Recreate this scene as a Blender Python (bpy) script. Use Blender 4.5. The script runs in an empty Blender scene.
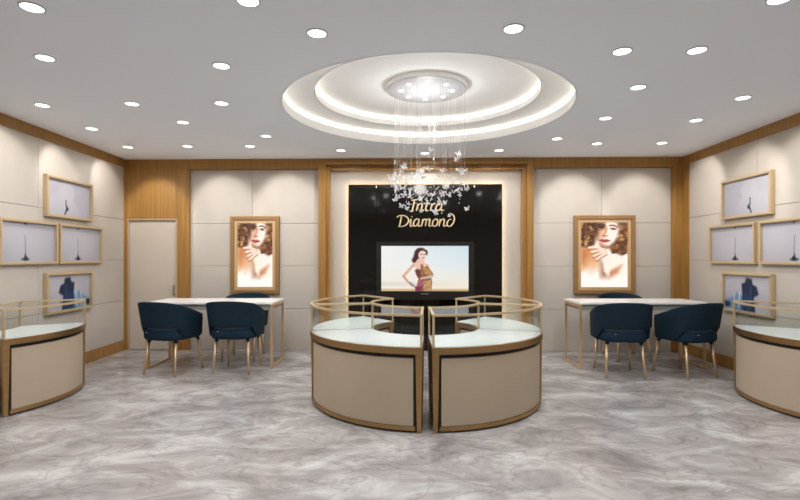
import bpy, bmesh, math, random
import numpy as np
from mathutils import Vector, Matrix
random.seed(7)
PI = math.pi
sc = bpy.context.scene
COL = sc.collection

# ------------------------------------------------------------------ camera
HC, F, HY = 1.36, 490.0, 257.5
cd = bpy.data.cameras.new('camera'); cam = bpy.data.objects.new('camera', cd); COL.objects.link(cam)
cam.location = (0, 0, HC); cam.rotation_euler = (PI/2, 0, 0)
cd.sensor_width = 36; cd.lens = 36*F/800; cd.shift_y = (HY-250)/800
cd.clip_start = .05; cd.clip_end = 60
sc.camera = cam

# ------------------------------------------------------------------ helpers
def obj(name, bm, mat=None, parent=None, smooth=False, bevel=0, sub=0, loc=None, rotz=0):
    me = bpy.data.meshes.new(name)
    bmesh.ops.recalc_face_normals(bm, faces=bm.faces)
    if smooth:
        for f in bm.faces: f.smooth = True
    bm.to_mesh(me); bm.free()
    o = bpy.data.objects.new(name, me); COL.objects.link(o)
    if mat: me.materials.append(mat)
    if parent: o.parent = parent
    if bevel:
        m = o.modifiers.new('bevel', 'BEVEL'); m.width = bevel; m.segments = 2; m.limit_method = 'ANGLE'
    if sub:
        m = o.modifiers.new('sub', 'SUBSURF'); m.levels = sub; m.render_levels = sub
    if loc: o.location = loc
    if rotz: o.rotation_euler = (0, 0, rotz)
    return o

def tag(o, label=None, cat=None, group=None, kind=None):
    if label: o['label'] = label
    if cat: o['category'] = cat
    if group: o['group'] = group
    if kind: o['kind'] = kind
    return o

def thing(name, label, cat, loc=(0, 0, 0), rotz=0, group=None):
    o = bpy.data.objects.new(name, None); COL.objects.link(o)
    o.empty_display_size = .1
    o.location = loc; o.rotation_euler = (0, 0, rotz)
    return tag(o, label, cat, group)

def struct(name, bm, mat, **k):
    return tag(obj(name, bm, mat, **k), kind='structure')

def copy_tree(o, parent=None):
    c = o.copy(); COL.objects.link(c)
    if parent: c.parent = parent
    for ch in list(o.children): copy_tree(ch, c)
    return c

def BM(): return bmesh.new()

def box(bm, x0, x1, y0, y1, z0, z1, M=None):
    p = [(x, y, z) for z in (z0, z1) for y in (y0, y1) for x in (x0, x1)]
    v = [bm.verts.new(M @ Vector(q) if M else q) for q in p]
    for f in ((0, 1, 3, 2), (4, 5, 7, 6), (0, 1, 5, 4), (2, 3, 7, 6), (0, 2, 6, 4), (1, 3, 7, 5)):
        bm.faces.new([v[i] for i in f])
    return bm

def cyl(bm, x, y, z0, z1, r0, r1=None, n=24, cap=True):
    r1 = r0 if r1 is None else r1
    a = [bm.verts.new((x+r0*math.cos(2*PI*i/n), y+r0*math.sin(2*PI*i/n), z0)) for i in range(n)]
    b = [bm.verts.new((x+r1*math.cos(2*PI*i/n), y+r1*math.sin(2*PI*i/n), z1)) for i in range(n)]
    for i in range(n): bm.faces.new((a[i], a[(i+1) % n], b[(i+1) % n], b[i]))
    if cap: bm.faces.new(a[::-1]); bm.faces.new(b)
    return bm

def rod(bm, p, q, r0, r1=None, n=10, sq=False):
    r1 = r0 if r1 is None else r1
    p, q = Vector(p), Vector(q); d = (q-p).normalized()
    s = d.cross(Vector((0, 0, 1)))
    s = s.normalized() if s.length > 1e-4 else Vector((1, 0, 0))
    t = d.cross(s).normalized()
    if sq: n = 4
    off = PI/4 if sq else 0
    k = math.sqrt(2) if sq else 1
    a = [bm.verts.new(p+k*r0*(s*math.cos(2*PI*i/n+off)+t*math.sin(2*PI*i/n+off))) for i in range(n)]
    b = [bm.verts.new(q+k*r1*(s*math.cos(2*PI*i/n+off)+t*math.sin(2*PI*i/n+off))) for i in range(n)]
    for i in range(n): bm.faces.new((a[i], a[(i+1) % n], b[(i+1) % n], b[i]))
    bm.faces.new(a[::-1]); bm.faces.new(b)
    return bm

def sector(bm, r0, r1, a0, a1, z0, z1, n=28, closed=False):
    """ring sector solid, angles in radians"""
    rows = []
    for i in range(n if closed else n+1):
        a = a0+(a1-a0)*i/n; c, s = math.cos(a), math.sin(a)
        rows.append([bm.verts.new((r*c, r*s, z)) for r, z in ((r0, z0), (r1, z0), (r1, z1), (r0, z1))])
    m = len(rows)
    for i in range(m if closed else m-1):
        A, B = rows[i], rows[(i+1) % m]
        for k in range(4): bm.faces.new((A[k], A[(k+1) % 4], B[(k+1) % 4], B[k]))
    if not closed:
        bm.faces.new(rows[0]); bm.faces.new(rows[-1][::-1])
    return bm

# ------------------------------------------------------------------ materials
def s2l(c): c /= 255; return c/12.92 if c <= .04045 else ((c+.055)/1.055)**2.4
def rgb(r, g, b): return (s2l(r), s2l(g), s2l(b), 1)

def mat(name, col, rough=.5, metal=0, spec=.5, noise=0, nscale=8, stretch=(1, 1, 1), emit=None, estr=0, rn=0, bump=0):
    m = bpy.data.materials.new(name); m.use_nodes = True
    nt = m.node_tree; b = nt.nodes['Principled BSDF']
    b.inputs['Base Color'].default_value = col; b.inputs['Roughness'].default_value = rough
    b.inputs['Metallic'].default_value = metal; b.inputs['Specular IOR Level'].default_value = spec
    if noise or bump:
        tc = nt.nodes.new('ShaderNodeTexCoord'); mp = nt.nodes.new('ShaderNodeMapping')
        mp.inputs['Scale'].default_value = stretch
        nz = nt.nodes.new('ShaderNodeTexNoise'); nz.inputs['Scale'].default_value = nscale; nz.inputs['Detail'].default_value = 6
        nt.links.new(tc.outputs['Object'], mp.inputs['Vector']); nt.links.new(mp.outputs['Vector'], nz.inputs['Vector'])
        if noise:
            rp = nt.nodes.new('ShaderNodeValToRGB')
            e = rp.color_ramp.elements; e[0].position = .3; e[1].position = .7
            e[0].color = tuple(c*(1-noise) for c in col[:3])+(1,); e[1].color = tuple(min(1, c*(1+noise)) for c in col[:3])+(1,)
            nt.links.new(nz.outputs['Fac'], rp.inputs['Fac']); nt.links.new(rp.outputs['Color'], b.inputs['Base Color'])
        if bump:
            bp = nt.nodes.new('ShaderNodeBump'); bp.inputs['Strength'].default_value = bump; bp.inputs['Distance'].default_value = .004
            nt.links.new(nz.outputs['Fac'], bp.inputs['Height']); nt.links.new(bp.outputs['Normal'], b.inputs['Normal'])
    if emit:
        b.inputs['Emission Color'].default_value = emit; b.inputs['Emission Strength'].default_value = estr
    return m

def picture_mat(name, estr=0, rough=.4, bright=1.0):
    m = bpy.data.materials.new(name); m.use_nodes = True
    nt = m.node_tree; b = nt.nodes['Principled BSDF']
    at = nt.nodes.new('ShaderNodeAttribute'); at.attribute_name = 'pic'
    nt.links.new(at.outputs['Color'], b.inputs['Base Color'])
    b.inputs['Roughness'].default_value = rough; b.inputs['Specular IOR Level'].default_value = .3
    if estr:
        b.inputs['Base Color'].default_value = (.02, .02, .02, 1)
        nt.links.remove(b.inputs['Base Color'].links[0])
        nt.links.new(at.outputs['Color'], b.inputs['Emission Color']); b.inputs['Emission Strength'].default_value = estr
    return m

def marble():
    m = bpy.data.materials.new('grey_marble'); m.use_nodes = True
    nt = m.node_tree; N = nt.nodes.new; L = nt.links.new; b = nt.nodes['Principled BSDF']
    tc = N('ShaderNodeTexCoord')
    mp = N('ShaderNodeMapping'); mp.inputs['Rotation'].default_value = (0, 0, .65); mp.inputs['Scale'].default_value = (1, 1.5, 1)
    L(tc.outputs['Object'], mp.inputs['Vector'])
    # slab-to-slab shift
    br = N('ShaderNodeTexBrick'); br.offset = .5
    br.inputs['Scale'].default_value = 1.0; br.inputs['Brick Width'].default_value = 1.2; br.inputs['Row Height'].default_value = .6
    br.inputs['Mortar Size'].default_value = .0025; br.inputs['Color1'].default_value = (0, 0, 0, 1); br.inputs['Color2'].default_value = (1, 1, 1, 1)
    br.inputs['Mortar'].default_value = (.5, .5, .5, 1)
    L(tc.outputs['Object'], br.inputs['Vector'])
    ad = N('ShaderNodeVectorMath'); ad.operation = 'MULTIPLY_ADD'
    ad.inputs[1].default_value = (.0, .0, 0)
    L(br.outputs['Color'], ad.inputs[0]); L(mp.outputs['Vector'], ad.inputs[2])
    n1 = N('ShaderNodeTexNoise'); n1.inputs['Scale'].default_value = 1.9; n1.inputs['Detail'].default_value = 11; n1.inputs['Roughness'].default_value = .66; n1.inputs['Distortion'].default_value = .7
    n2 = N('ShaderNodeTexNoise'); n2.inputs['Scale'].default_value = 2.3; n2.inputs['Detail'].default_value = 7; n2.inputs['Distortion'].default_value = .8
    L(ad.outputs['Vector'], n1.inputs['Vector']); L(ad.outputs['Vector'], n2.inputs['Vector'])
    r1 = N('ShaderNodeValToRGB'); e = r1.color_ramp.elements
    e[0].position = .28; e[0].color = rgb(120, 116, 115); e[1].position = .70; e[1].color = rgb(212, 210, 208)
    x = r1.color_ramp.elements.new(.5); x.color = rgb(168, 164, 162)
    L(n1.outputs['Fac'], r1.inputs['Fac'])
    r2 = N('ShaderNodeValToRGB'); e = r2.color_ramp.elements
    e[0].position = .47; e[0].color = (0, 0, 0, 1); e[1].position = .53; e[1].color = (0, 0, 0, 1)
    x = r2.color_ramp.elements.new(.5); x.color = (1, 1, 1, 1)
    L(n2.outputs['Fac'], r2.inputs['Fac'])
    mx = N('ShaderNodeMixRGB'); mx.blend_type = 'MIX'
    sc_ = N('ShaderNodeMath'); sc_.operation = 'MULTIPLY'; sc_.inputs[1].default_value = .35
    L(r2.outputs['Color'], sc_.inputs[0]); L(sc_.outputs[0], mx.inputs['Fac'])
    L(r1.outputs['Color'], mx.inputs['Color1']); mx.inputs['Color2'].default_value = rgb(108, 100, 97)
    m2 = N('ShaderNodeMixRGB'); m2.inputs['Color2'].default_value = rgb(130, 124, 121)
    s2 = N('ShaderNodeMath'); s2.operation = 'MULTIPLY'; s2.inputs[1].default_value = .4
    L(br.outputs['Fac'], s2.inputs[0]); L(s2.outputs[0], m2.inputs['Fac']); L(mx.outputs['Color'], m2.inputs['Color1'])
    L(m2.outputs['Color'], b.inputs['Base Color'])
    b.inputs['Roughness'].default_value = .24; b.inputs['Specular IOR Level'].default_value = .5
    return m

def wood():
    m = bpy.data.materials.new('oak_veneer'); m.use_nodes = True
    nt = m.node_tree; N = nt.nodes.new; L = nt.links.new; b = nt.nodes['Principled BSDF']
    tc = N('ShaderNodeTexCoord'); mp = N('ShaderNodeMapping'); mp.inputs['Scale'].default_value = (34, 34, .7)
    L(tc.outputs['Object'], mp.inputs['Vector'])
    n = N('ShaderNodeTexNoise'); n.inputs['Scale'].default_value = 1.6; n.inputs['Detail'].default_value = 8; n.inputs['Distortion'].default_value = .6
    L(mp.outputs['Vector'], n.inputs['Vector'])
    r = N('ShaderNodeValToRGB'); e = r.color_ramp.elements
    e[0].position = .25; e[0].color = rgb(134, 95, 46); e[1].position = .75; e[1].color = rgb(176, 131, 70)
    L(n.outputs['Fac'], r.inputs['Fac']); L(r.outputs['Color'], b.inputs['Base Color'])
    b.inputs['Roughness'].default_value = .42; b.inputs['Specular IOR Level'].default_value = .35
    return m

def glass():
    m = bpy.data.materials.new('showcase_glass'); m.use_nodes = True
    nt = m.node_tree; N = nt.nodes.new; L = nt.links.new
    nt.nodes.remove(nt.nodes['Principled BSDF']); out = nt.nodes['Material Output']
    t = N('ShaderNodeBsdfTransparent'); t.inputs['Color'].default_value = (.982, .99, .984, 1)
    g = N('ShaderNodeBsdfGlossy'); g.inputs['Roughness'].default_value = .02
    lw = N('ShaderNodeLayerWeight'); lw.inputs['Blend'].default_value = .5
    pw = N('ShaderNodeMath'); pw.operation = 'POWER'; pw.inputs[1].default_value = 4.5
    fr = N('ShaderNodeMath'); fr.operation = 'MULTIPLY_ADD'; fr.inputs[1].default_value = .4; fr.inputs[2].default_value = .012
    L(lw.outputs['Facing'], pw.inputs[0]); L(pw.outputs[0], fr.inputs[0])
    mx = N('ShaderNodeMixShader')
    L(fr.outputs[0], mx.inputs[0]); L(t.outputs[0], mx.inputs[1]); L(g.outputs[0], mx.inputs[2]); L(mx.outputs[0], out.inputs['Surface'])
    return m

M = dict(
    floor=marble(), wood=wood(), glass=glass(),
    ceil=mat('ceiling_paint', rgb(244, 248, 255), .9, spec=.1),
    cove=mat('white_plaster', rgb(252, 252, 252), .8, spec=.1),
    cream=mat('cream_leather_panel', rgb(189, 180, 169), .62, spec=.3, noise=.03, nscale=3),
    gap=mat('panel_joint', rgb(120, 110, 100), .9),
    door=mat('cream_door', rgb(196, 183, 168), .55, spec=.3, noise=.02, nscale=3),
    doortrim=mat('pale_gold_door_trim', rgb(190, 172, 145), .4, .3),
    black=mat('black_gloss_glass', rgb(16, 13, 11), .07, spec=.45),
    blackmat=mat('black_matte', rgb(14, 12, 11), .5),
    bezel=mat('tv_bezel', rgb(26, 23, 21), .3),
    gold=mat('brushed_gold', rgb(212, 172, 116), .33, .85),
    palegold=mat('satin_gold_frame', rgb(206, 183, 146), .42, .5),
    bronze=mat('brushed_bronze', rgb(172, 138, 94), .34, .9, noise=.08, nscale=3, stretch=(1, 1, 14)),
    beige=mat('beige_leather', rgb(175, 158, 137), .55, spec=.35, noise=.04, nscale=2),
    dark=mat('dark_recess', rgb(38, 30, 24), .5),
    deck=mat('white_glass_deck', rgb(226, 232, 232), .25, spec=.4),
    marbletop=mat('white_table_top', rgb(244, 240, 236), .25, spec=.5, noise=.015, nscale=2),
    apron=mat('grey_green_apron', rgb(150, 150, 142), .4),
    blue=mat('navy_velvet', rgb(13, 36, 49), .75, spec=.25, noise=.12, nscale=30, bump=.15),
    seatblue=mat('navy_seat_fabric', rgb(14, 40, 58), .75, spec=.25, noise=.12, nscale=30, bump=.15),
    leggold=mat('champagne_gold_leg', rgb(216, 184, 144), .35, .65),
    woodframe=mat('bronze_wood_frame', rgb(156, 118, 76), .4, .3),
    woodframe2=mat('pale_wood_frame', rgb(206, 172, 128), .4, .3),
    trimring=mat('downlight_trim', rgb(205, 205, 205), .5),
    lamp=mat('downlight_glow', (1, 1, 1, 1), .5, emit=(1, .985, .96, 1), estr=4),
    led=mat('warm_led', (1, 1, 1, 1), .5, emit=(1, .90, .72, 1), estr=4.5),
    led2=mat('warm_led_halo', (1, 1, 1, 1), .5, emit=(1, .84, .56, 1), estr=18),
    crystal=mat('crystal_white', (.95, .95, .96, 1), .12, spec=.8),
    wire=mat('hanging_wire', (.9, .9, .9, 1), .3, .2),
    chrome=mat('white_canopy', rgb(236, 236, 238), .25, .1),
    canopyglow=mat('canopy_mirror', rgb(180, 180, 184), .3, 0),
    letter=mat('gold_lettering', rgb(232, 208, 164), .35, .3),
    logo=mat('grey_logo', rgb(150, 150, 150), .4, .2),
    steel=mat('brushed_steel', rgb(150, 140, 128), .35, .8),
    pic=picture_mat('painting'), lightbox=picture_mat('lightbox_print', 1.05, .3), screen=picture_mat('tv_image', .95, .3),
)

def see_through(m, k):
    nt = m.node_tree; t = nt.nodes.new('ShaderNodeBsdfTransparent'); mx = nt.nodes.new('ShaderNodeMixShader'); mx.inputs[0].default_value = k
    nt.links.new(nt.nodes['Principled BSDF'].outputs[0], mx.inputs[1]); nt.links.new(t.outputs[0], mx.inputs[2]); nt.links.new(mx.outputs[0], nt.nodes['Material Output'].inputs['Surface'])
see_through(M['crystal'], .52); see_through(M['wire'], .84)

# ------------------------------------------------------------------ picture painter (a fine grid coloured per point)
class Pic:
    def __init__(s, nx, ny, asp):
        s.nx, s.ny, s.asp = nx, ny, asp
        s.u, s.v = np.meshgrid(np.linspace(0, 1, nx), np.linspace(0, 1, ny))   # v downwards
        s.c = np.ones((ny, nx, 3))*255.0
        s.rs = np.random.RandomState(3)
    def mix(s, a, col):
        a = np.clip(a, 0, 1)[..., None]; s.c = s.c*(1-a)+np.array(col, float)*a
    def blob(s, cx, cy, rx, ry, col, rot=0, soft=.3, op=1):
        x = (s.u-cx)*s.asp; y = s.v-cy
        c, n = math.cos(rot), math.sin(rot)
        X = (x*c+y*n)/(rx*s.asp); Y = (-x*n+y*c)/ry
        d = np.sqrt(X*X+Y*Y); s.mix(op*(1-np.clip((d-1+soft)/(2*soft+1e-6), 0, 1)), col)
    def poly(s, pts, col, soft=.012, op=1):
        P = [(p[0]*s.asp, p[1]) for p in pts]; x = s.u*s.asp; y = s.v
        inside = np.zeros(x.shape, bool); dm = np.full(x.shape, 9.0)
        for i in range(len(P)):
            (ax, ay), (bx, by) = P[i], P[(i+1) % len(P)]
            cr = ((ay > y) != (by > y)) & (x < (bx-ax)*(y-ay)/(by-ay+1e-12)+ax); inside ^= cr
            dx, dy = bx-ax, by-ay; t = np.clip(((x-ax)*dx+(y-ay)*dy)/(dx*dx+dy*dy+1e-12), 0, 1)
            dm = np.minimum(dm, np.hypot(x-ax-t*dx, y-ay-t*dy))
        sd = np.where(inside, dm, -dm); s.mix(op*np.clip(.5+sd/(2*soft), 0, 1), col)
    def stroke(s, pts, w, col, op=1, soft=.008):
        x = s.u*s.asp; y = s.v; dm = np.full(x.shape, 9.0)
        for (a, b), (c, d) in zip(pts[:-1], pts[1:]):
            a *= s.asp; c = c*s.asp
            dx, dy = c-a, d-b; t = np.clip(((x-a)*dx+(y-b)*dy)/(dx*dx+dy*dy+1e-12), 0, 1)
            dm = np.minimum(dm, np.hypot(x-a-t*dx, y-b-t*dy))
        s.mix(op*np.clip((w-dm)/soft+.5, 0, 1), col)
    def mesh(s, name, W, H, material, parent, loc=(0, 0, 0)):
        """upright picture in local XZ, facing -Y, lower edge at loc z"""
        nx, ny = s.nx, s.ny
        co = np.stack([(s.u-.5)*W, np.zeros_like(s.u), (1-s.v)*H], -1).reshape(-1, 3)
        idx = np.arange(nx*ny).reshape(ny, nx)
        q = np.stack([idx[1:, :-1], idx[1:, 1:], idx[:-1, 1:], idx[:-1, :-1]], -1).reshape(-1, 4)
        me = bpy.data.meshes.new(name); me.from_pydata(co.tolist(), [], q.tolist())
        at = me.color_attributes.new('pic', 'FLOAT_COLOR', 'POINT')
        c = np.clip(s.c, 0, 255)/255; lin = np.where(c <= .04045, c/12.92, ((c+.055)/1.055)**2.4)
        a = np.concatenate([lin, np.ones((ny, nx, 1))], -1).reshape(-1)
        at.data.foreach_set('color', a.astype(np.float32))
        me.materials.append(material)
        o = bpy.data.objects.new(name, me); COL.objects.link(o); o.location = loc; o.parent = parent
        return o

def curls(p, cx, cy, rx, ry, n, seed):
    rs = np.random.RandomState(seed)
    for _ in range(n):
        a = rs.uniform(0, 2*PI); r = math.sqrt(rs.uniform(0, 1))
        x = cx+rx*r*math.cos(a); y = cy+ry*r*math.sin(a)
        col = [(58, 26, 10), (96, 50, 20), (150, 92, 42), (205, 158, 100), (70, 34, 14), (120, 70, 30)][rs.randint(6)]
        p.blob(x, y, .028+.02*rs.rand(), .012+.012*rs.rand(), col, rot=rs.uniform(0, PI), soft=.5, op=.85)

def portrait(asp):
    p = Pic(110, 170, asp)
    p.mix(np.clip((p.v-.3)*1.2, 0, .35), (250, 226, 204))
    dk = (66, 32, 12)
    # shoulders and arm
    p.poly([(0, .34), (.25, .38), (.42, .48), (.36, .62), (.16, .70), (0, .76)], (226, 158, 104), .05)
    p.poly([(0, .40), (.16, .42), (.14, .58), (0, .64)], (186, 108, 58), .06, .75)
    p.poly([(.62, .44), (.9, .5), (1, .54), (1, .86), (.60, .9), (.58, .6)], (255, 240, 226), .05)
    # hair masses
    p.poly([(0, 0), (.42, 0), (.36, .1), (.31, .24), (.30, .34), (.18, .385), (0, .37)], dk, .025)
    p.poly([(.74, 0), (1, 0), (1, .47), (.88, .51), (.70, .46), (.60, .40), (.68, .3), (.80, .16)], (88, 46, 20), .025)
    curls(p, .12, .17, .17, .20, 90, 1); curls(p, .90, .25, .13, .24, 110, 2); curls(p, .70, .43, .1, .05, 16, 6)
    # face, turned a little; shaded on its left half
    p.poly([(.36, 0), (.78, 0), (.83, .1), (.80, .2), (.72, .31), (.60, .385), (.50, .40), (.42, .36), (.35, .28), (.32, .18), (.33, .08)], (255, 238, 224), .03)
    p.poly([(.36, 0), (.50, 0), (.52, .12), (.47, .22), (.44, .30), (.46, .37), (.40, .35), (.34, .27), (.32, .15)], (222, 156, 114), .05, .85)
    p.poly([(.36, .0), (.52, .0), (.52, .05), (.50, .10), (.42, .115), (.35, .1)], (120, 62, 34), .03, .8)
    p.blob(.33, .12, .05, .12, dk, soft=.7, op=.85)
    p.poly([(.42, .335), (.52, .36), (.62, .36), (.74, .30), (.68, .40), (.56, .43), (.44, .40)], (146, 84, 48), .03, .85)
    # eyes and brows
    p.blob(.445, .072, .06, .02, (52, 26, 18), rot=.1, soft=.5); p.stroke([(.36, .045), (.44, .025), (.52, .05)], .012, (70, 34, 18), .9)
    p.stroke([(.62, .05), (.71, .045), (.79, .075)], .011, (120, 70, 44), .85)
    p.blob(.70, .100, .07, .017, (150, 100, 82), rot=.1, soft=.5, op=.95); p.blob(.70, .102, .028, .011, (44, 34, 34), soft=.4)
    # nose
    p.stroke([(.555, .08), (.535, .15), (.50, .195)], .013, (206, 132, 92), .85, .025)
    p.poly([(.45, .20), (.52, .205), (.59, .20), (.54, .222), (.47, .22)], (160, 82, 58), .012, .9)
    # lips
    p.poly([(.39, .272), (.46, .256), (.51, .264), (.56, .258), (.64, .285), (.55, .312), (.46, .312)], (190, 84, 74), .012)
    p.stroke([(.40, .276), (.5, .284), (.63, .287)], .005, (110, 34, 30))
    # chest and arm shadows
    p.poly([(.40, .60), (.54, .60), (.56, .86), (.44, .86)], (140, 76, 38), .05, .8)
    p.poly([(.58, .76), (.88, .66), (.80, .78), (.62, .87)], (190, 112, 68), .035, .8)
    p.poly([(.14, .58), (.42, .56), (.44, .70), (.2, .78)], (232, 182, 140), .06, .75)
    # hand under the chin: palm, wrist, four fingers
    p.poly([(.42, .41), (.62, .41), (.68, .50), (.66, .66), (.60, .82), (.50, .76), (.46, .56)], (255, 238, 222), .02)
    for a, b, c in (((.18, .39), (.34, .385), (.50, .42)), ((.24, .46), (.36, .435), (.50, .44)), ((.28, .52), (.40, .48), (.52, .46)), ((.34, .57), (.44, .52), (.54, .48))):
        q = [(x, y+.014) for x, y in (a, b, c)]
        p.stroke(q, .022, (160, 96, 64), .75, .025)
        p.stroke([a, b, c], .017, (252, 226, 204), 1, .016)
    p.mix(np.clip((p.v-.80)*4, 0, .8), (255, 248, 240))
    return p

def tv_picture():
    p = Pic(190, 100, 1.92)
    g = np.clip(p.u*1.1, 0, 1)
    p.c = np.stack([246-34*g*(1-p.v), 244-14*g*(1-p.v), 240-2*g*(1-p.v)], -1)
    p.mix(np.clip((p.v-.45)*1.5, 0, .8), (246, 232, 208))
    p.mix(np.clip(1-np.abs(p.v-.84)/.07, 0, 1)*.4*(1-p.u), (176, 186, 200))
    p.mix(np.clip((p.v-.935)/.03, 0, 1), (214, 184, 140))
    p.blob(.75, .985, .3, .012, (180, 140, 100), soft=.6, op=.7)
    sk = (240, 196, 176); hr = (62, 26, 30)
    # hair
    p.blob(.455, .14, .062, .10, hr, soft=.15)
    p.poly([(.385, .12), (.42, .06), (.46, .1), (.44, .3), (.40, .38), (.365, .37), (.35, .31), (.37, .24)], hr, .02)
    p.blob(.517, .15, .016, .06, hr, soft=.3)
    # neck, chest, arms
    p.poly([(.42, .28), (.49, .28), (.50, .38), (.55, .42), (.56, .5), (.42, .5), (.36, .46), (.38, .4)], sk, .012)
    p.blob(.472, .20, .047, .098, (248, 214, 198), rot=.15, soft=.12)
    p.stroke([(.445, .185), (.47, .18)], .008, (90, 44, 40)); p.stroke([(.49, .19), (.512, .185)], .008, (90, 44, 40))
    p.stroke([(.47, .27), (.495, .268)], .009, (180, 60, 70)); p.stroke([(.484, .2), (.488, .235)], .004, (210, 150, 130))
    p.stroke([(.37, .42), (.31, .55), (.255, .67)], .028, (226, 172, 150), 1, .015)
    p.stroke([(.255, .67), (.30, .78), (.36, .87), (.40, .92)], .022, (214, 152, 132), 1, .015)
    p.stroke([(.335, .83), (.365, .88)], .032, (150, 150, 150), .9, .01)
    # dress
    p.poly([(.385, .54), (.41, .50), (.45, .52), (.455, .40), (.47, .40), (.50, .50), (.52, .42), (.55, .5), (.585, .58), (.60, .64), (.57, .70), (.585, .78), (.575, 1), (.40, 1), (.41, .85), (.43, .74), (.40, .64)], (150, 96, 62), .01)
    p.poly([(.47, .45), (.53, .5), (.585, .6), (.56, .66), (.50, .62)], (190, 142, 84), .012)
    p.poly([(.39, .54), (.44, .52), (.46, .62), (.44, .72), (.41, .65)], (104, 52, 54), .012)
    p.poly([(.42, .76), (.50, .74), (.51, .9), (.42, .93)], (170, 92, 108), .012)
    p.poly([(.39, .9), (.47, .88), (.46, 1), (.39, 1)], (128, 40, 84), .012)
    p.poly([(.49, .78), (.57, .76), (.575, 1), (.49, 1)], (196, 150, 96), .012)
    rs = np.random.RandomState(4)
    for _ in range(26):
        p.blob(rs.uniform(.43, .57), rs.uniform(.55, .97), .008, .014, [(90, 50, 40), (224, 186, 130), (120, 60, 70)][rs.randint(3)], soft=.5, op=.7)
    p.stroke([(.46, .72), (.52, .70), (.59, .66)], .022, (226, 176, 152), 1, .012)
    p.stroke([(.52, .70), (.585, .685)], .02, (196, 196, 196), .9, .01)
    return p

def sea_base(nx=90, ny=56):
    p = Pic(nx, ny, 1.9)
    g = (p.u*.6+p.v*.4)
    p.c = np.stack([176-12*g, 174-13*g, 180-12*g], -1)
    p.blob(.5, .45, .5, .5, (190, 188, 195), soft=.8, op=.6)
    return p
def art_wave(mir):
    p = sea_base()
    p.poly([(.55, .0), (.62, .3), (.60, .5), (.72, .75), (.80, 1), (1, 1), (1, 0)], (166, 164, 174), .06, .8)
    p.poly([(.0, 0), (.3, 0), (.25, .4), (.0, .5)], (162, 160, 168), .1, .5)
    p.stroke([(.42, .55), (.425, .68)], .02, (44, 60, 72)); p.stroke([(.42, .68), (.45, .8), (.42, .86), (.40, .95)], .026, (30, 52, 74), 1)
    p.blob(.45, .8, .03, .05, (24, 44, 66), soft=.3); p.blob(.47, .78, .015, .05, (70, 90, 104), soft=.4, op=.7)
    return flip(p, mir)
def art_boat(mir):
    p = sea_base()
    p.blob(.08, .8, .12, .2, (166, 166, 176), soft=.7, op=.5)
    p.poly([(0, 0), (1, 0), (1, .16), (0, .04)], (142, 142, 152), .04, .4)
    p.stroke([(.43, .34), (.435, .88)], .009, (60, 64, 82), .95, .012)
    p.poly([(.405, .95), (.415, .86), (.43, .78), (.44, .86), (.465, .87), (.47, .94)], (18, 24, 44), .02)
    p.blob(.435, .935, .06, .035, (24, 30, 50), soft=.5); p.blob(.385, .93, .03, .015, (60, 66, 84), soft=.5)
    p.stroke([(.42, .0), (.44, .035)], .03, (70, 60, 60), .8)
    return flip(p, mir)
def art_blue(mir):
    p = sea_base()
    p.mix(np.clip((p.v-.3), 0, .4), (160, 158, 166))
    p.poly([(.40, .1), (.52, .07), (.54, .2), (.62, .25), (.60, .55), (.66, .9), (.64, 1), (.33, 1), (.36, .6), (.26, .5), (.30, .3), (.38, .25)], (20, 36, 66), .03)
    p.poly([(.40, .3), (.44, .3), (.46, .9), (.41, 1)], (50, 90, 140), .02, .6)
    p.poly([(.60, .6), (.72, .5), (.80, .62), (.9, .7), (1, .75), (1, 1), (.6, 1)], (96, 136, 174), .06, .85)
    p.stroke([(.66, .5), (.68, .9)], .03, (190, 204, 220), .8, .03); p.stroke([(.78, .55), (.8, .95)], .02, (200, 214, 226), .8, .03)
    p.blob(.95, .86, .08, .08, (14, 24, 50), soft=.4, op=.9); p.blob(.52, .7, .05, .2, (30, 70, 120), soft=.5, op=.8)
    return flip(p, mir)
def flip(p, mir):
    if mir: p.c = p.c[:, ::-1].copy()
    return p

# ------------------------------------------------------------------ room geometry
H = 2.8
PHI = -math.radians(1.5)                       # the back wall is turned a little
BY = 7.105
def ub(px, v=0):
    k = (px-400)/F; return k*(BY+v)/(1+.0262*k)
def zb(py, u, v=0): return HC+(HY-py)/F*(BY+v-.0262*u)
BACK = Matrix.Translation((0, BY, 0)) @ Matrix.Rotation(PHI, 4, 'Z')
def back_pt(u, v, z): return BACK @ Vector((u, v, z))
LA, RA = math.atan(.0306), math.atan(.0367)    # side walls open slightly towards the back
def xl(y): return -3.83-.0306*y
def xr(y): return 3.803+.0367*y
YF = -2.2
UL, UR = ub(125), ub(684)

def bobj(name, bm, m, kind=True, **k):
    o = obj(name, bm, m, **k); o.matrix_world = BACK
    if kind: o['kind'] = 'structure'
    return o

# floor
bm = BM(); box(bm, -4.6, 4.6, YF-.2, 7.6, -.06, 0); struct('floor', bm, M['floor'])

# ceiling with the round stepped recess
RC = (.262, 4.82)
R1, R2, ZT2, ZT3 = 1.385, 1.085, 2.94, 3.045
bm = BM(); n = 96
X0, X1, Y0, Y1 = -4.6, 4.6, YF-.2, 7.6
def ray(a):
    c, s = math.cos(a), math.sin(a); t = 1e9
    for d, lo, hi, o in ((c, X0, X1, RC[0]), (s, Y0, Y1, RC[1])):
        if abs(d) > 1e-9: t = min(t, ((hi if d > 0 else lo)-o)/d)
    return RC[0]+c*t, RC[1]+s*t
angs = sorted([2*PI*i/n for i in range(n)]+[math.atan2(y-RC[1], x-RC[0]) % (2*PI) for x in (X0, X1) for y in (Y0, Y1)])
inn, out, lip = [], [], []
for a in angs:
    c, s = math.cos(a), math.sin(a)
    inn.append(bm.verts.new((RC[0]+R1*c, RC[1]+R1*s, H))); 
    x, y = ray(a); out.append(bm.verts.new((x, y, H)))
for i in range(len(angs)):
    j = (i+1) % len(angs)
    bm.faces.new((inn[i], inn[j], out[j], out[i]))
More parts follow.
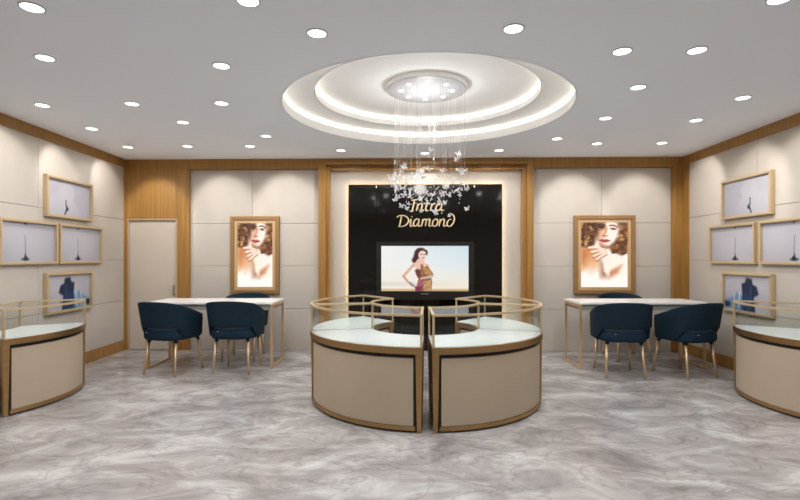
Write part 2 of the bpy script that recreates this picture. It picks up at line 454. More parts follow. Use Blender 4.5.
struct('ceiling', bm, M['ceil'])
bm = BM(); T = lambda o: (setattr(o, 'location', (RC[0], RC[1], 0)), o)[1]
sector(bm, R1, R1+.005, 0, 2*PI, H+.0, H+.09, 96, True)
sector(bm, R1+.0, R1+.16, 0, 2*PI, H+.085, H+.09, 96, True)         # ledge of the first cove
sector(bm, R1+.15, R1+.16, 0, 2*PI, H+.085, ZT2, 96, True)
sector(bm, R2, R1+.16, 0, 2*PI, ZT2, ZT2+.005, 96, True)            # second tier soffit
sector(bm, R2, R2+.005, 0, 2*PI, ZT2, ZT2+.06, 96, True)
sector(bm, R2, R2+.14, 0, 2*PI, ZT2+.055, ZT2+.06, 96, True)
sector(bm, R2+.13, R2+.14, 0, 2*PI, ZT2+.06, ZT3, 96, True)
cyl(bm, 0, 0, ZT3, ZT3+.02, R2+.14, n=96)
T(struct('trim_1', bm, M['cove']))
bm = BM(); sector(bm, R1+.055, R1+.075, 0, 2*PI, H+.09, H+.105, 96, True)
T(tag(obj('led_strip', bm, M['led']), 'warm LED strip glowing inside the larger outer step of the round ceiling recess', 'light strip'))
bm = BM(); sector(bm, R2+.05, R2+.07, 0, 2*PI, ZT2+.06, ZT2+.075, 96, True)
T(tag(obj('led_strip', bm, M['led']), 'warm LED strip glowing inside the smaller inner step of the round ceiling recess', 'light strip'))

# side walls
JZ = [.146, .735, 1.325, 1.915, 2.685]
def side_wall(name, ang, x_at, sgn, joints, no):
    """local frame: +Y along the wall, the room on the -sgn X side"""
    y0, y1 = YF, 7.4
    m = Matrix.Translation((x_at(0), 0, 0)) @ Matrix.Rotation(ang, 4, 'Z')
    bm = BM(); box(bm, *sorted((sgn*.012, sgn*.12)), y0, y1, 0, H)
    o = struct(name, bm, M['gap']); o.matrix_world = m
    bm = BM(); ys = [y0]+joints+[y1]
    for a, b in zip(ys[:-1], ys[1:]):
        for z0, z1 in zip(JZ[:-1], JZ[1:]): box(bm, *sorted((0, sgn*.014)), a+.002, b-.002, z0+.002, z1-.002)
    o = struct('trim_%d' % no, bm, M['cream'], bevel=.003); o.matrix_world = m
    bm = BM(); box(bm, *sorted((-sgn*.012, sgn*.014)), y0, y1, 2.682, H)
    o = struct('trim_%d' % (no+1), bm, M['wood']); o.matrix_world = m
    bm = BM(); box(bm, *sorted((-sgn*.012, sgn*.014)), y0, y1, 0, .146)
    o = struct('baseboard_'+name[5:], bm, M['wood']); o.matrix_world = m
    return m
ML = side_wall('wall_left', LA, xl, -1, [.4, 2.9, 5.42], 2)
MR = side_wall('wall_right', -RA, xr, 1, [.4, 2.9, 5.5], 4)
bm = BM(); box(bm, -.016, .01, 6.87, 7.03, 0, H); o = struct('trim_6', bm, M['wood']); o.matrix_world = MR
bm = BM(); box(bm, -.01, .014, 7.185, 7.3, 0, H); o = struct('trim_7', bm, M['wood']); o.matrix_world = ML
# wall behind the viewer
bm = BM(); box(bm, -4.4, 4.4, YF-.15, YF, 0, H); struct('wall_front', bm, M['cream'])

# back wall: structural backing, wood fascia and pillars, cream panels
bm = BM(); box(bm, UL-.1, UR+.2, .16, .3, 0, H); bobj('wall_back', bm, M['gap'])
zf = zb(168.3, 0)
bm = BM(); box(bm, UL-.05, UR+.05, 0, .16, zf, H); bobj('trim_8', bm, M['wood'])
bm = BM()
zd = zb(219, ub(150))
box(bm, UL-.02, ub(178), 0, .16, zd, zf)                    # veneer over the door
bobj('trim_9', bm, M['wood'])
def pillar(no, a, b, v0=0, ztop=zf, z0=0):
    bm = BM(); box(bm, ub(a), ub(b), v0, .16, z0, ztop); return bobj('trim_%d' % no, bm, M['wood'], bevel=.004)
pillar(10, 177, 188.8); pillar(11, 673, 685)
bm = BM(); box(bm, UL-.02, ub(127.3), -.004, .16, 0, zd); bobj('trim_12', bm, M['wood'])
# centre portal frame in two steps
zt1, zt2 = zb(164, .3, -.03), zb(169.6, .3)
bm = BM()
box(bm, ub(318.6), ub(326), -.04, .16, 0, zt1+.04); box(bm, ub(526.5), ub(533), -.04, .16, 0, zt1+.04)
box(bm, ub(326), ub(526.5), -.04, .16, zt1, zt1+.04)
bobj('trim_13', bm, M['wood'], bevel=.003)
bm = BM()
box(bm, ub(326), ub(329.5), -.0, .16, 0, zt1); box(bm, ub(522.5), ub(526.5), -.0, .16, 0, zt1)
box(bm, ub(329.5), ub(522.5), -.0, .16, zt2, zt1)
bobj('trim_14', bm, M['wood'], bevel=.003)
def panels(no, a, b, vjs, hjs, v=.06, ztop=zf, name='cream'):
    bm = BM(); us = [ub(a, v)]+[ub(x, v) for x in vjs]+[ub(b, v)]; zs = [0]+sorted(hjs)+[ztop]
    for p, q in zip(us[:-1], us[1:]):
        for r, s in zip(zs[:-1], zs[1:]): box(bm, p+.0018, q-.0018, v, v+.09, r+.0018, s-.0018)
    return bobj('trim_%d' % no, bm, M[name], bevel=.0025)
panels(15, 188.3, 319.5, [252], [.61, 1.235, 1.86]); panels(16, 532, 673.5, [601.5], [.61, 1.235, 1.86])
panels(17, 329, 523, [], [], v=.10, ztop=zt2+.02)
# door
dr = thing('door_1', None, None); dr.matrix_world = BACK; dr['kind'] = 'structure'
bm = BM(); box(bm, ub(128.5), ub(175.5), .03, .09, .006, zd-.02); obj('door_leaf', bm, M['door'], dr, bevel=.003)
bm = BM()
box(bm, ub(127.3), ub(128.5), .0, .1, 0, zd-.012); box(bm, ub(175.5), ub(177), .0, .1, 0, zd-.012); box(bm, ub(127.3), ub(177), .0, .1, zd-.018, zd)
obj('door_frame', bm, M['doortrim'], dr)
bm = BM(); uh = ub(173.6)
rod(bm, (uh, -.015, .80), (uh, -.015, .96), .008, n=12)
for z in (.82, .94): rod(bm, (uh, -.015, z), (uh, .03, z), .006, n=10)
obj('door_handle', bm, M['steel'], dr, smooth=False)

# black glass feature panel with halo
zp1 = zb(184.5, .3, .04); pu0, pu1 = ub(348.3, .04), ub(502, .04)
bp = thing('feature_panel', 'tall black glossy glass feature panel with glowing edge behind the television', 'wall panel'); bp.matrix_world = BACK
for a, b in ((pu0, ub(376.2, .04)), (ub(376.2, .04), ub(474.3, .04)), (ub(474.3, .04), pu1)):
    bm = BM(); box(bm, a+.0015, b-.0015, .04, .055, 0, zp1)
    obj('glass_sheet', bm, M['black'], bp, bevel=.002)
bm = BM(); box(bm, pu0+.06, pu1-.06, .055, .1, 0, zp1-.06); obj('backing', bm, M['blackmat'], bp)
bm = BM()
for a, b, c, d in ((pu0+.02, pu0+.035, .05, zp1-.02), (pu1-.035, pu1-.02, .05, zp1-.02), (pu0+.02, pu1-.02, zp1-.035, zp1-.02)):
    box(bm, a, b, .062, .075, c, d)
obj('halo_strip', bm, M['led2'], bp)
bm = BM()
for a, b, c, d in ((pu0-.006, pu0, 0, zp1+.006), (pu1, pu1+.006, 0, zp1+.006), (pu0, pu1, zp1, zp1+.006)): box(bm, a, b, .036, .055, c, d)
obj('edge_trim', bm, M['gold'], bp)

# television
tu0, tu1 = ub(376.3, 0), ub(474.2, 0); tz0, tz1 = zb(299.5, .3), zb(242, .3)
tv = thing('television', 'wide black television showing a woman in a short brown dress', 'television', back_pt((tu0+tu1)/2, -.02, tz0), PHI)
W = tu1-tu0; Ht = tz1-tz0
sw = ub(468.2)-ub(381.3); sz0, sz1 = zb(291, .3)-tz0, zb(246, .3)-tz0
bm = BM(); box(bm, -W/2, W/2, .0, .055, 0, Ht)
obj('housing', bm, M['bezel'], tv, bevel=.006)
bm = BM()
for a in ((-W/2, W/2, 0, sz0), (-W/2, W/2, sz1, Ht), (-W/2, -sw/2-.005, sz0, sz1), (sw/2-.005, W/2, sz0, sz1)): box(bm, a[0], a[1], -.012, 0, a[2], a[3])
obj('bezel', bm, M['bezel'], tv, bevel=.002)
tv_picture().mesh('screen', sw, sz1-sz0, M['screen'], tv, (-.005, -.002, sz0))
bm = BM()
for i in range(7): box(bm, -.055+i*.016, -.045+i*.016, -.0135, -.0115, sz0-.045, sz0-.032)
tag(obj('logo', bm, M['logo'], tv), 'small grey maker lettering')

# ------------------------------------------------------------------ sign lettering (script strokes drawn as tapered ribbons)
GLYPH = {   # strokes in units of x-height = 1, each a list of points
 'I': ([[(.15, 0), (.3, .05), (.55, 1.45)], [(.2, 1.4), (.55, 1.47), (.95, 1.5)], [(0, 0), (.18, -.02), (.45, .05)]], .75),
 'n': ([[(0, .02), (.12, .55), (.17, .98)], [(.08, .45), (.3, .85), (.55, .98), (.66, .8), (.58, .2), (.68, .02), (.9, .16)]], .95),
 't': ([[(.32, 1.35), (.12, .35), (.2, .03), (.45, .1)], [(-.05, .92), (.3, .98), (.62, .98)]], .62),
 'r': ([[(0, .02), (.12, .55), (.17, .98)], [(.08, .45), (.28, .85), (.5, 1.0), (.62, .9)]], .62),
 'a': ([[(.68, .9), (.42, 1.0), (.12, .72), (.02, .3), (.16, .03), (.4, .15), (.62, .55)], [(.72, .98), (.6, .3), (.68, .03), (.92, .14)]], .98),
 'D': ([[(.42, 1.4), (.28, .6), (.16, .05)], [(-.15, 1.2), (.2, 1.45), (.75, 1.42), (1.2, 1.1), (1.25, .65), (.95, .2), (.45, .0), (.0, .02)]], 1.4),
 'i': ([[(.0, .6), (.18, .98), (.1, .3), (.16, .02), (.4, .14)], [(.25, 1.28), (.29, 1.34)]], .45),
 'm': ([[(0, .02), (.12, .55), (.17, .98)], [(.08, .45), (.28, .85), (.48, .98), (.58, .8), (.48, .03)], [(.5, .45), (.7, .85), (.92, .98), (1.02, .8), (.94, .2), (1.04, .02), (1.28, .16)]], 1.3),
 'o': ([[(.45, 1.0), (.14, .75), (.04, .3), (.2, .02), (.5, .12), (.68, .5), (.62, .88), (.42, 1.0), (.4, .86)]], .82),
 'd': ([[(.62, .9), (.36, .92), (.08, .6), (.05, .2), (.25, .0), (.55, .12), (.82, .55), (.92, 1.05), (.78, 1.5), (.35, 1.75)]], 1.0),
}
def smooth_pts(p, k=8):
    r = []
    for i in range(len(p)-1):
        p0 = Vector(p[max(i-1, 0)]); p1 = Vector(p[i]); p2 = Vector(p[i+1]); p3 = Vector(p[min(i+2, len(p)-1)])
        for j in range(k):
            t = j/k
            r.append(.5*((2*p1)+(p2-p0)*t+(2*p0-5*p1+4*p2-p3)*t*t+(3*p1-p0-3*p2+p3)*t**3))
    r.append(Vector(p[-1])); return r
def letter_mesh(strokes, s):
    bm = BM()
    for st in strokes:
        P = smooth_pts(st); n = len(P); rows = []
        for i, q in enumerate(P):
            d = (P[min(i+1, n-1)]-P[max(i-1, 0)]); d = d.normalized() if d.length else Vector((1, 0))
            nrm = Vector((-d.y, d.x))
            e = i/(n-1); w = (.05+.05*abs(d.y))*(.62+.38*math.sin(PI*min(1, max(0, e)))**.5)
            a, b = q+nrm*w, q-nrm*w
            rows.append([bm.verts.new((c.x*s, yy, c.y*s)) for c, yy in ((a, -.012), (b, -.012), (b, .0), (a, .0))])
        for A, B in zip(rows[:-1], rows[1:]):
            for k in range(4): bm.faces.new((A[k], A[(k+1) % 4], B[(k+1) % 4], B[k]))
        bm.faces.new(rows[0][::-1]); bm.faces.new(rows[-1])
    return bm
def word(text, px0, px1, py, xh_px, label):
    u0, u1 = ub(px0, .03), ub(px1, .03); z = zb(py, u0, .03); s = xh_px*7.13/F
    tot = sum(GLYPH[c][1] for c in text)
    w = thing('sign_lettering', label, 'sign', back_pt(u0, .039, z), PHI, 'gold script lettering on the black panel')
    sx = (u1-u0)/(tot*s); x = 0
    for c in text:
        st = [[(a*sx, b) for a, b in q] for q in GLYPH[c][0]]
        o = obj('letter', letter_mesh(st, s), M['letter'], w); o.location = (x, 0, 0); x += GLYPH[c][1]*s*sx
word('Intra', 409.5, 444.5, 211, 7.6, 'gold script lettering reading Intra, half hidden by the hanging crystals')
word('Diamond', 398, 455, 226.5, 7.6, 'gold script lettering reading Diamond just above the television')

# ------------------------------------------------------------------ framed pictures
def framed(name, label, cat, W, Hh, fw, dep, fm, pic, pm, M4, group=None, liner=None):
    t = thing(name, label, cat, group=group); t.matrix_world = M4
    bm = BM()
    def ring(bm, x, z0, z1, w, y0, y1):
        for a in ((-x, x, z0, z0+w), (-x, x, z1-w, z1), (-x, -x+w, z0+w, z1-w), (x-w, x, z0+w, z1-w)): box(bm, a[0], a[1], y0, y1, a[2], a[3])
    ring(bm, W/2, 0, Hh, fw, -dep, 0); obj('frame', bm, fm, t, bevel=.004)
    iw = fw
    if liner:
        bm = BM(); ring(bm, W/2-fw, fw, Hh-fw, liner, -dep*.7, 0); obj('liner', bm, M['woodframe2'], t, bevel=.003); iw = fw+liner
    pic.mesh('print' if liner else 'canvas', W-2*iw, Hh-2*iw, pm, t, (0, -dep*.35, iw))
    bm = BM(); box(bm, -W/2+iw, W/2-iw, -dep*.3, -.001, iw, Hh-iw); obj('back_board', bm, M['gap'], t)
    return t
def on_back(px0, px1, py0, py1, v=.06):
    vv = v-.03; u0, u1 = ub(px0, vv), ub(px1, vv); u = (u0+u1)/2
    z0, z1 = zb(py1, u, vv), zb(py0, u, vv)
    return u1-u0, z1-z0, BACK @ Matrix.Translation((u, v-.001, z0))
w_, h_, m4 = on_back(230.6, 279.3, 216.3, 293.6)
framed('portrait', 'narrow bronze framed portrait of a curly haired woman, above left table', 'framed picture', w_, h_, .055, .06, M['woodframe'], portrait(.53), M['lightbox'], m4, 'framed portraits', .045)
w_, h_, m4 = on_back(573.8, 634.8, 215.4, 294)
framed('portrait', 'wider bronze framed portrait of a curly haired woman, above right table', 'framed picture', w_, h_, .055, .06, M['woodframe'], portrait(.70), M['lightbox'], m4, 'framed portraits', .045)

FR = [  # z0, y centre left, y centre right, art, labels
 (1.825, 5.92, 5.65, art_wave, 'gold framed grey picture of a tiny falling figure, topmost on the left wall', 'gold framed grey picture of a tiny falling figure, topmost on the right wall'),
 (1.285, 5.25, 4.985, art_boat, 'gold framed grey sailboat picture on the left wall, the one nearer the viewer', 'gold framed grey sailboat picture on the right wall, the one nearer the viewer'),
 (1.285, 6.14, 5.905, art_boat, 'gold framed grey sailboat picture on the left wall, the one nearer the door', 'gold framed grey sailboat picture on the right wall, the one nearer the back corner'),
 (.71, 5.92, 5.64, art_blue, 'gold framed dark blue abstract picture low on left wall behind glass counter', 'gold framed dark blue abstract picture low on right wall behind glass counter'),
]
for z, yl, yr, art, l1, l2 in FR:
    framed('framed_picture', l1, 'framed picture', .86, .475, .03, .05, M['palegold'], art(False), M['pic'], ML @ Matrix.Translation((.001, yl, z)) @ Matrix.Rotation(PI/2, 4, 'Z'), 'pictures on the left wall')
    framed('framed_picture', l2, 'framed picture', .86, .475, .03, .05, M['palegold'], art(True), M['pic'], MR @ Matrix.Translation((-.001, yr, z)) @ Matrix.Rotation(-PI/2, 4, 'Z'), 'pictures on the right wall')

# ------------------------------------------------------------------ display counters
ZD, ZR = .669, .922
def counter(label, cx, cy, R, r, a0, a1, group):
    """ring-sector showcase, angles in degrees"""
    t = thing('display_counter', label, 'display counter', (cx, cy, 0), 0, group)
    A0, A1 = math.radians(a0), math.radians(a1)
    da = lambda d, rad=R: d/rad
    P = lambda rad, a, z: (rad*math.cos(a), rad*math.sin(a), z)
    # carcass (dark), shows as a shadow gap round the panels
    bm = BM(); sector(bm, r+.035, R-.045, A0+da(.035), A1-da(.035), .03, ZD-.06); obj('carcass', bm, M['dark'], t)
    g = .03
    bm = BM(); sector(bm, R-.045, R-.022, A0+da(.075), A1-da(.075), .05, ZD-.092, 36); obj('front_panel', bm, M['beige'], t, bevel=.002)
    bm = BM(); sector(bm, r+.015, r+.035, A0+da(.06, r), A1-da(.06, r), .05, ZD-.085, 24); obj('rear_panel', bm, M['beige'], t)
    bm = BM(); sector(bm, R-.05, R-.012, A0+da(.06), A1-da(.06), .018, .05, 36); obj('plinth_rail', bm, M['bronze'], t)
    bm = BM(); sector(bm, r+.012, r+.04, A0+da(.05, r), A1-da(.05, r), .018, .05, 24); obj('plinth_rail', bm, M['bronze'], t)
    # deck edge band
    bm = BM(); sector(bm, r, R, A0, A1, ZD-.058, ZD-.004, 40); obj('deck_band', bm, M['bronze'], t, bevel=.003)
    bm = BM(); sector(bm, r+.012, R-.012, A0+da(.008), A1-da(.008), ZD-.006, ZD, 40); obj('deck', bm, M['deck'], t)
    # legs: flat tapered bronze blades at the four corners
    for a, sg in ((A0, 1), (A1, -1)):
        for rad, dep in ((R-.03, .05), (r+.025, .04)):
            am = a+sg*.028/rad; bm = BM()
            rows = []
            for z, w, d in ((0, .017, dep*.35), (ZD-.058, .028, dep*.5)):
                row = []
                for rr, ss in ((-1, -1), (1, -1), (1, 1), (-1, 1)):
                    q = Vector(P(rad+rr*d, am, z))+Vector((-math.sin(am), math.cos(am), 0))*ss*w; row.append(bm.verts.new(q))
                rows.append(row)
            for k in range(4): bm.faces.new((rows[0][k], rows[0][(k+1) % 4], rows[1][(k+1) % 4], rows[1][k]))
            bm.faces.new(rows[0][::-1]); bm.faces.new(rows[1])
            obj('leg', bm, M['bronze'], t, bevel=.003)
    # glass case: posts, rim, panes
    pw = .0085
    for a, sg in ((A0, 1), (A1, -1)):
        for rad in (R-.012, r+.012):
            am = a+sg*.012/rad
            bm = BM(); rod(bm, P(rad, am, ZD-.004), P(rad, am, ZR-.016), pw, sq=True); obj('post', bm, M['palegold'], t)
    bm = BM()
    sector(bm, R-.022, R-.002, A0, A1, ZR-.018, ZR, 40); sector(bm, r+.002, r+.022, A0, A1, ZR-.018, ZR, 30)
    for a, sg in ((A0, 1), (A1, -1)):
        am = a+sg*.01/((R+r)/2)
        rod(bm, P(r+.02, a+sg*.012/r, ZR-.009), P(R-.02, a+sg*.012/R, ZR-.009), .009, sq=True)
    obj('rim', bm, M['palegold'], t)
    e0, e1 = A0+da(.022), A1-da(.022)
    bm = BM(); sector(bm, R-.015, R-.009, e0, e1, ZD, ZR-.018, 40); obj('front_pane', bm, M['glass'], t, smooth=False)
    bm = BM(); sector(bm, r+.009, r+.015, A0+.022/r, A1-.022/r, ZD, ZR-.018, 30); obj('rear_pane', bm, M['glass'], t)
    bm = BM(); sector(bm, r+.022, R-.022, e0, e1, ZR-.012, ZR-.006, 40); obj('top_pane', bm, M['glass'], t)
    for a, sg in ((A0, 1), (A1, -1)):
        am = a+sg*.012/((R+r)/2); bm = BM()
        c, s = math.cos(am), math.sin(am)
        v = []
        for o_ in (-.003, .003):
            for rad, z in ((r+.024, ZD), (R-.024, ZD), (R-.024, ZR-.02), (r+.024, ZR-.02)): v.append(bm.verts.new((rad*c-o_*s, rad*s+o_*c, z)))
        bm.faces.new(v[:4]); bm.faces.new(v[4:])
        for k in range(4): bm.faces.new((v[k], v[(k+1) % 4], v[4+(k+1) % 4], v[4+k]))
        obj('end_pane', bm, M['glass'], t)
    return t
CX, CY, CR, Cr = .25, 4.895, 1.128, .52
AX = 90-2.0          # centre axis of the two curved islands
lo = AX+180          # towards the viewer
gap = math.degrees(.036/CR)
g1 = 'curved glass counters of the round island'
counter('front left curved beige glass counter of the round island', CX, CY, CR, Cr, lo-75, lo-gap, g1)
counter('front right curved beige glass counter of the round island', CX, CY, CR, Cr, lo+gap-360, lo+75-360, g1)
counter('rear left curved glass counter of the round island', CX, CY, CR, Cr, lo-141, lo-75.6, g1)
counter('rear right curved glass counter of the round island', CX, CY, CR, Cr, lo+75.6-360, lo+141-360, g1)
counter('curved beige glass counter standing against the left wall', -4.275, 4.69, 1.07, .50, -31, 31, 'curved glass counters along the side walls')
counter('curved beige glass counter standing against the right wall', 4.335, 4.5, 1.06, .48, 180-32, 180+32, 'curved glass counters along the side walls')

# ------------------------------------------------------------------ tables
def table(label, x0, x1, y0, y1):
    cx, cy = (x0+x1)/2, (y0+y1)/2; w, d, h = (x1-x0)/2, (y1-y0)/2, .815
    t = thing('consulting_table', label, 'table', (cx, cy, 0), 0, 'consulting tables')
    bm = BM(); box(bm, -w, w, -d, d, h-.028, h); obj('tabletop', bm, M['marbletop'], t, bevel=.003)
    bm = BM(); box(bm, -w+.03, w-.03, -d+.03, d-.03, h-.1, h-.028); obj('apron', bm, M['apron'], t, bevel=.002)
    s = .014
    for sx in (-1, 1):
        x = sx*(w-.016)
        for sy in (-1, 1):
            y = sy*(d-.016); bm = BM(); box(bm, x-s, x+s, y-s, y+s, 0, h-.028); obj('leg', bm, M['leggold'], t, bevel=.002)
        bm = BM(); box(bm, x-s, x+s, -d+.03, d-.03, 0, .022); obj('floor_rail', bm, M['leggold'], t, bevel=.002)
        bm = BM(); box(bm, x-s, x+s, -d+.03, d-.03, h-.06, h-.028); obj('top_rail', bm, M['leggold'], t, bevel=.002)
    return t
table('long white topped table with gold legs under the narrow portrait, left', -3.10, -1.555, 5.98, 6.58)
table('long white topped table with gold legs under the wide portrait, right', 2.185, 3.735, 5.96, 6.52)

# ------------------------------------------------------------------ chairs
def sstep(a, b, x):
    t = min(1, max(0, (x-a)/(b-a))); return t*t*(3-2*t)
def make_chair():
    t = thing('tub_chair', '', 'chair', (0, 0, 0), 0, 'navy tub chairs at the two tables')
    # wrapped backrest and arms (faces +Y)
    bm = BM(); n, m = 48, 7; ph = math.radians(128)
    outer, inner = [], []
    for i in range(n+1):
        p = -ph+2*ph*i/n; d = abs(math.degrees(p))
        top = .862-.05*(min(d, 62)/62)**2-.115*sstep(52, 118, d)
        bot = .556-.126*sstep(44, 70, d)
        ro, ri = [], []
        for j in range(m+1):
            k = j/m; z = bot+(top-bot)*k
            if d > 114:                                   # rounded front of the arm
                e_ = math.sqrt(max(0, 1-((d-114)/15)**2)); mid = .575; z = mid+(z-mid)*(.35+.65*e_)
            fl = 1+(.20-.16*sstep(40, 100, d))*((z-.42)/.43)
            ex = .305*fl; ey = .30*fl
            c, s = math.cos(p), math.sin(p)
            X = ex*math.copysign(abs(s)**.85, s); Y = -ey*math.copysign(abs(c)**.85, c)
            if d > 90: Y *= 1.0
            th = .055-.018*k
            L = math.hypot(X, Y); q = (L-th)/L
            ro.append(bm.verts.new((X, Y, z))); ri.append(bm.verts.new((X*q, Y*q, z-.004 if j == m else z)))
        outer.append(ro); inner.append(ri)
    for i in range(n):
        for j in range(m):
            bm.faces.new((outer[i][j], outer[i+1][j], outer[i+1][j+1], outer[i][j+1]))
            bm.faces.new((inner[i][j], inner[i][j+1], inner[i+1][j+1], inner[i+1][j]))
        bm.faces.new((outer[i][m], outer[i+1][m], inner[i+1][m], inner[i][m])); bm.faces.new((outer[i][0], inner[i][0], inner[i+1][0], outer[i+1][0]))
    for i in (0, n):
        for j in range(m): bm.faces.new((outer[i][j], outer[i][j+1], inner[i][j+1], inner[i][j]))
    o = obj('backrest', bm, M['blue'], t, smooth=True); mod = o.modifiers.new('bevel', 'BEVEL'); mod.width = .014; mod.segments = 3; mod.limit_method = 'ANGLE'; mod.angle_limit = math.radians(50)
    # seat cushion, a soft rounded slab
    bm = BM(); N = 40; prof = [(.80, .405), (.95, .412), (1.0, .44), (1.0, .49), (.96, .522), (.80, .536), (.4, .54)]
    rows = []
    for k, z in prof:
        row = []
        for i in range(N):
            a = 2*PI*i/N; c, s = math.cos(a), math.sin(a); e = .62
            row.append(bm.verts.new((.268*k*math.copysign(abs(c)**e, c), .0+.285*k*math.copysign(abs(s)**e, s), z)))
        rows.append(row)
    for A, B in zip(rows[:-1], rows[1:]):
        for i in range(N): bm.faces.new((A[i], A[(i+1) % N], B[(i+1) % N], B[i]))
    bm.faces.new(rows[0][::-1]); bm.faces.new(rows[-1])
    obj('seat', bm, M['seatblue'], t, smooth=True)
    bm = BM(); box(bm, -.012, .0, -.292, -.286, .50, .508); obj('fabric_tag', bm, M['palegold'], t).location = (-.12, 0.005, .0)
    for sx in (-1, 1):
        for sy in (-1, 1):
            bm = BM()
            rod(bm, (sx*.19, sy*.19+.01, .375), (sx*.212, sy*.24+.01, 0), .019, .010, n=14)
            lg = obj('leg', bm, M['leggold'], t)
            for f in lg.data.polygons: f.use_smooth = len(f.vertices) == 4
            bm = BM(); rod(bm, (sx*.175, sy*.17+.01, .412), (sx*.192, sy*.192+.01, .372), .022, .020, n=12); obj('leg_bracket', bm, M['blackmat'], lg)
    return t
chair0 = make_chair()
R_ = math.radians
for i, (x, y, a, lab) in enumerate((
    (-2.70, 5.84, -16, 'navy tub chair at the near side of left table, beside the door end'),
    (-1.965, 5.93, -2, 'navy tub chair at the near side of left table, nearer the glass island'),
    (2.56, 5.73, -6, 'navy tub chair at the near side of right table, nearer the glass island'),
    (3.315, 5.70, 18, 'navy tub chair at the near side of right table, nearer the right wall'),
    (-2.13, 6.68, 180, 'navy tub chair behind the left table, mostly hidden under narrow portrait'),
    (3.06, 6.64, 180, 'navy tub chair behind the right table, mostly hidden under wide portrait'))):
    c = chair0 if i == 0 else copy_tree(chair0)
    c.location = (x, y, 0); c.rotation_euler = (0, 0, R_(a)); c['label'] = lab

# ------------------------------------------------------------------ ceiling downlights
DL = [
 (32, 7, 'recessed round ceiling downlight in the far top left corner of the photo'),
 (45, 57.5, 'recessed round ceiling downlight directly below the top left corner one'),
 (42.5, 105, 'recessed round ceiling downlight closest above the left edge cornice'),
 (132, 103.5, 'recessed round ceiling downlight midway between left cornice and round recess, second row'),
 (92, 128.5, 'recessed round ceiling downlight above the topmost picture on the left wall'),
 (128, 146.8, 'recessed round ceiling downlight in the back left corner near the oak over-door panel'),
 (183, 122, 'recessed round ceiling downlight left of the recess, one row before the alcove row'),
 (187.5, 146, 'recessed round ceiling downlight in the back row over the left alcove, door side'),
 (250, 146, 'recessed round ceiling downlight in the back row over the left alcove, recess side'),
 (221.5, 65.5, 'recessed round ceiling downlight left of the round recess, nearer the viewer'),
 (221.5, 103, 'recessed round ceiling downlight left of the round recess, level with its middle'),
 (266, 135.8, 'recessed round ceiling downlight just beyond the left back rim of the recess'),
 (248, .5, 'recessed round ceiling downlight cut by the top edge left of centre'),
 (317, 33, 'recessed round ceiling downlight just before the left front rim of the recess'),
 (513.5, 28.3, 'recessed round ceiling downlight just before the right front rim of the recess'),
 (341, 150.2, 'recessed round ceiling downlight before the black panel, left of the chandelier'),
 (425, 153, 'recessed round ceiling downlight before the black panel, behind the chandelier wires'),
 (499, 150.2, 'recessed round ceiling downlight before the black panel, right of the chandelier'),
 (557, 138.5, 'recessed round ceiling downlight just beyond the right back rim of the recess'),
 (622, 51, 'recessed round ceiling downlight right of the recess, nearer the viewer, left of two'),
 (697, 50, 'recessed round ceiling downlight right of the recess, nearer the viewer, right of two'),
 (780, -1.5, 'recessed round ceiling downlight cut by the top edge at far right'),
 (638, 87, 'recessed round ceiling downlight right of the recess, level with its middle'),
 (743, 97.5, 'recessed round ceiling downlight nearest the right edge cornice'),
 (605.5, 118, 'recessed round ceiling downlight right of the recess, level with its back rim'),
 (696, 120, 'recessed round ceiling downlight near right cornice above the pictures'),
 (597, 143.4, 'recessed round ceiling downlight in the back row over the right alcove, recess side'),
 (662, 142.7, 'recessed round ceiling downlight in the back row over the right alcove, corner side'),
]
def spot(name, parent, loc, energy, size, blend, col=(.985, .99, 1), rad=.04, aim=(0, 0, -1)):
    ld = bpy.data.lights.new(name, 'SPOT'); ld.energy = energy; ld.spot_size = math.radians(size); ld.spot_blend = blend; ld.color = col; ld.shadow_soft_size = rad
    o = bpy.data.objects.new(name, ld); COL.objects.link(o); o.parent = parent; o.location = loc
    o.rotation_euler = Vector(aim).to_track_quat('-Z', 'Y').to_euler()
    return o
def make_down(x, y, label, e, group='recessed ceiling downlights', washes=()):
    t = thing('ceiling_downlight', label, 'downlight', (x, y, H), 0, group)
    bm = BM(); sector(bm, .058, .068, 0, 2*PI, -.006, .0, 32, True); obj('trim_ring', bm, M['trimring'], t)
    bm = BM(); cyl(bm, 0, 0, -.004, -.0005, .058, n=32); obj('diffuser', bm, M['lamp'], t)
    spot('lamp', t, (0, 0, -.03), e, 172, .6)
    for aim, we in washes: spot('wall_wash_lamp', t, (0, 0, -.03), we, 60, .6, (1, .97, .93), .03, aim)
    return t
ESPOT = 23.5
WASH = {  # the fixtures next to a wall are tilted towards it: direction, power
 (42.5, 105): [((-.62, .31, -.5), 22)], (92, 128.5): [((-.60, .27, -.5), 22)], (128, 146.8): [((-.53, .33, -.45), 18), ((-.02, .78, -.75), 36)],
 (743, 97.5): [((.88, .4, -.68), 39)], (696, 120): [((.88, .36, -.68), 39)], (662, 142.7): [((.72, .32, -.5), 28), ((.13, .85, -.7), 39)],
 (187.5, 146): [((.14, .86, -.7), 39)], (250, 146): [((.29, .86, -.7), 39)], (597, 143.4): [((.0, .88, -.72), 39)],
}
for x, y, lab in DL:
    Y = (H-HC)*F/(HY-y); X = (x-400)/F*Y
    make_down(X, Y, lab, ESPOT*.5 if (x, y) in WASH else ESPOT*1.05, washes=WASH.get((x, y), ()))
for X in (-2.6, -.9, .9, 2.6):  # extra downlights out of view, added to light the near part of the room
    for Y in (1.6, -.4):
        make_down(X, Y, 'added unseen ceiling downlight above and behind the viewer, lighting the room', ESPOT, 'added unseen downlights above the viewer')

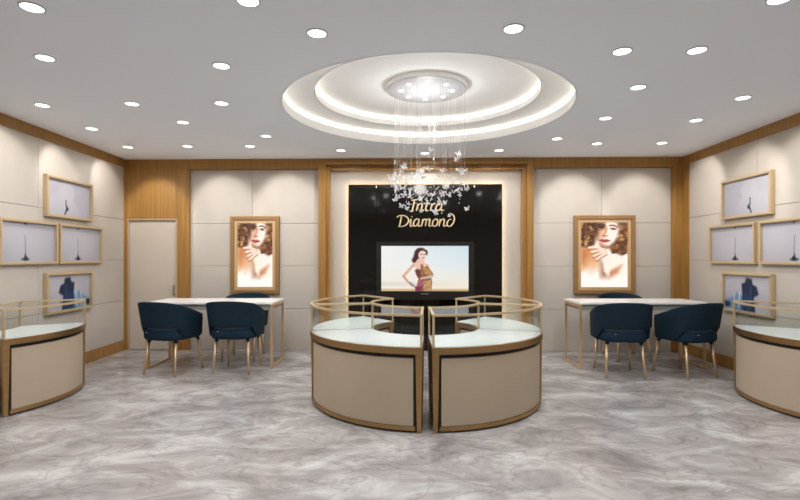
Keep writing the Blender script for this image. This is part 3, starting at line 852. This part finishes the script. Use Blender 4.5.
# ------------------------------------------------------------------ chandelier
ch = thing('chandelier', 'crystal butterfly chandelier hanging on fine wires from round ceiling recess', 'chandelier', (RC[0], RC[1], ZT3))
bm = BM(); cyl(bm, 0, 0, -.04, 0, .40, .40, n=64); obj('canopy', bm, M['chrome'], ch, bevel=.006)
bm = BM(); cyl(bm, 0, 0, -.045, -.04, .385, .385, n=64); obj('mirror_plate', bm, M['canopyglow'], ch)
for i in range(9):
    a = 2*PI*i/8; r = 0 if i == 8 else .25
    bm = BM(); cyl(bm, r*math.cos(a), r*math.sin(a), -.050, -.045, .022, n=20); obj('spotlight', bm, M['lamp'], ch)
ld = bpy.data.lights.new('lamp', 'POINT'); ld.energy = 12; ld.color = (1, .97, .94); ld.shadow_soft_size = .12
lo_ = bpy.data.objects.new('lamp', ld); COL.objects.link(lo_); lo_.parent = ch; lo_.location = (0, 0, -.36)
def butterfly(s):
    bm = BM(); th = .0015
    for sg in (-1, 1):
        for pts in ([(0, .1), (.25, .55), (.75, .85), (1.0, .7), (.85, .2), (.35, .0)], [(0, -.02), (.4, -.05), (.72, -.25), (.7, -.6), (.4, -.8), (.12, -.4)]):
            lift = .45
            A = [bm.verts.new((sg*x*s, y*s, abs(x)*s*lift+th)) for x, y in pts]; B = [bm.verts.new((sg*x*s, y*s, abs(x)*s*lift-th)) for x, y in pts]
            bm.faces.new(A); bm.faces.new(B[::-1])
            for k in range(len(pts)): bm.faces.new((A[k], A[(k+1) % len(pts)], B[(k+1) % len(pts)], B[k]))
    rod(bm, (0, .3*s, 0), (0, -.45*s, 0), .06*s, .03*s, n=6)
    return bm
first = None; rs = random.Random(11)
wb = 0
for i in range(100):
    r = .40*math.sqrt(rs.random()); a = rs.uniform(0, 2*PI)
    zt = rs.gauss(2.02, .13); zt = min(2.36, max(1.74, zt))
    zt += .05*(r/.4)
    x, y = r*math.cos(a), r*math.sin(a)
    if first is None:
        o = first = obj('butterfly', butterfly(.028), M['crystal'], ch)
    else:
        o = first.copy(); COL.objects.link(o); o.parent = ch
    k = rs.uniform(.75, 1.25)
    o.location = (x, y, zt-ZT3); o.rotation_euler = (rs.uniform(.3, 1.5), rs.uniform(-.6, .6), rs.uniform(0, 2*PI)); o.scale = (k, k, k)
    if i % 2 == 0:
        bm = BM(); rod(bm, (x, y, -.045), (x, y, zt-ZT3), .0016, n=5); obj('wire', bm, M['wire'], ch)
first2 = None
bm = BM()
for i in range(90):
    r = .34*math.sqrt(rs.random()); a = rs.uniform(0, 2*PI); zt = min(2.3, max(1.8, rs.gauss(2.03, .1)))
    s = rs.uniform(.004, .008); M4 = Matrix.Translation((r*math.cos(a), r*math.sin(a), zt-ZT3))
    v = bmesh.ops.create_icosphere(bm, subdivisions=1, radius=s, matrix=M4)
tag(obj('crystal_beads', bm, M['crystal'], ch), kind='stuff')

# ------------------------------------------------------------------ world and view
w = bpy.data.worlds.new('world'); sc.world = w; w.use_nodes = True
w.node_tree.nodes['Background'].inputs[0].default_value = (.02, .02, .02, 1)
sc.view_settings.view_transform = 'Standard'; sc.view_settings.look = 'None'
sc.view_settings.gamma = 1; sc.view_settings.use_curve_mapping = False
sc.view_settings.exposure = 0
sc.cycles.max_bounces = 10; sc.cycles.diffuse_bounces = 6; sc.cycles.transparent_max_bounces = 24
sc.cycles.sample_clamp_indirect = 4; sc.cycles.caustics_reflective = False; sc.cycles.caustics_refractive = False
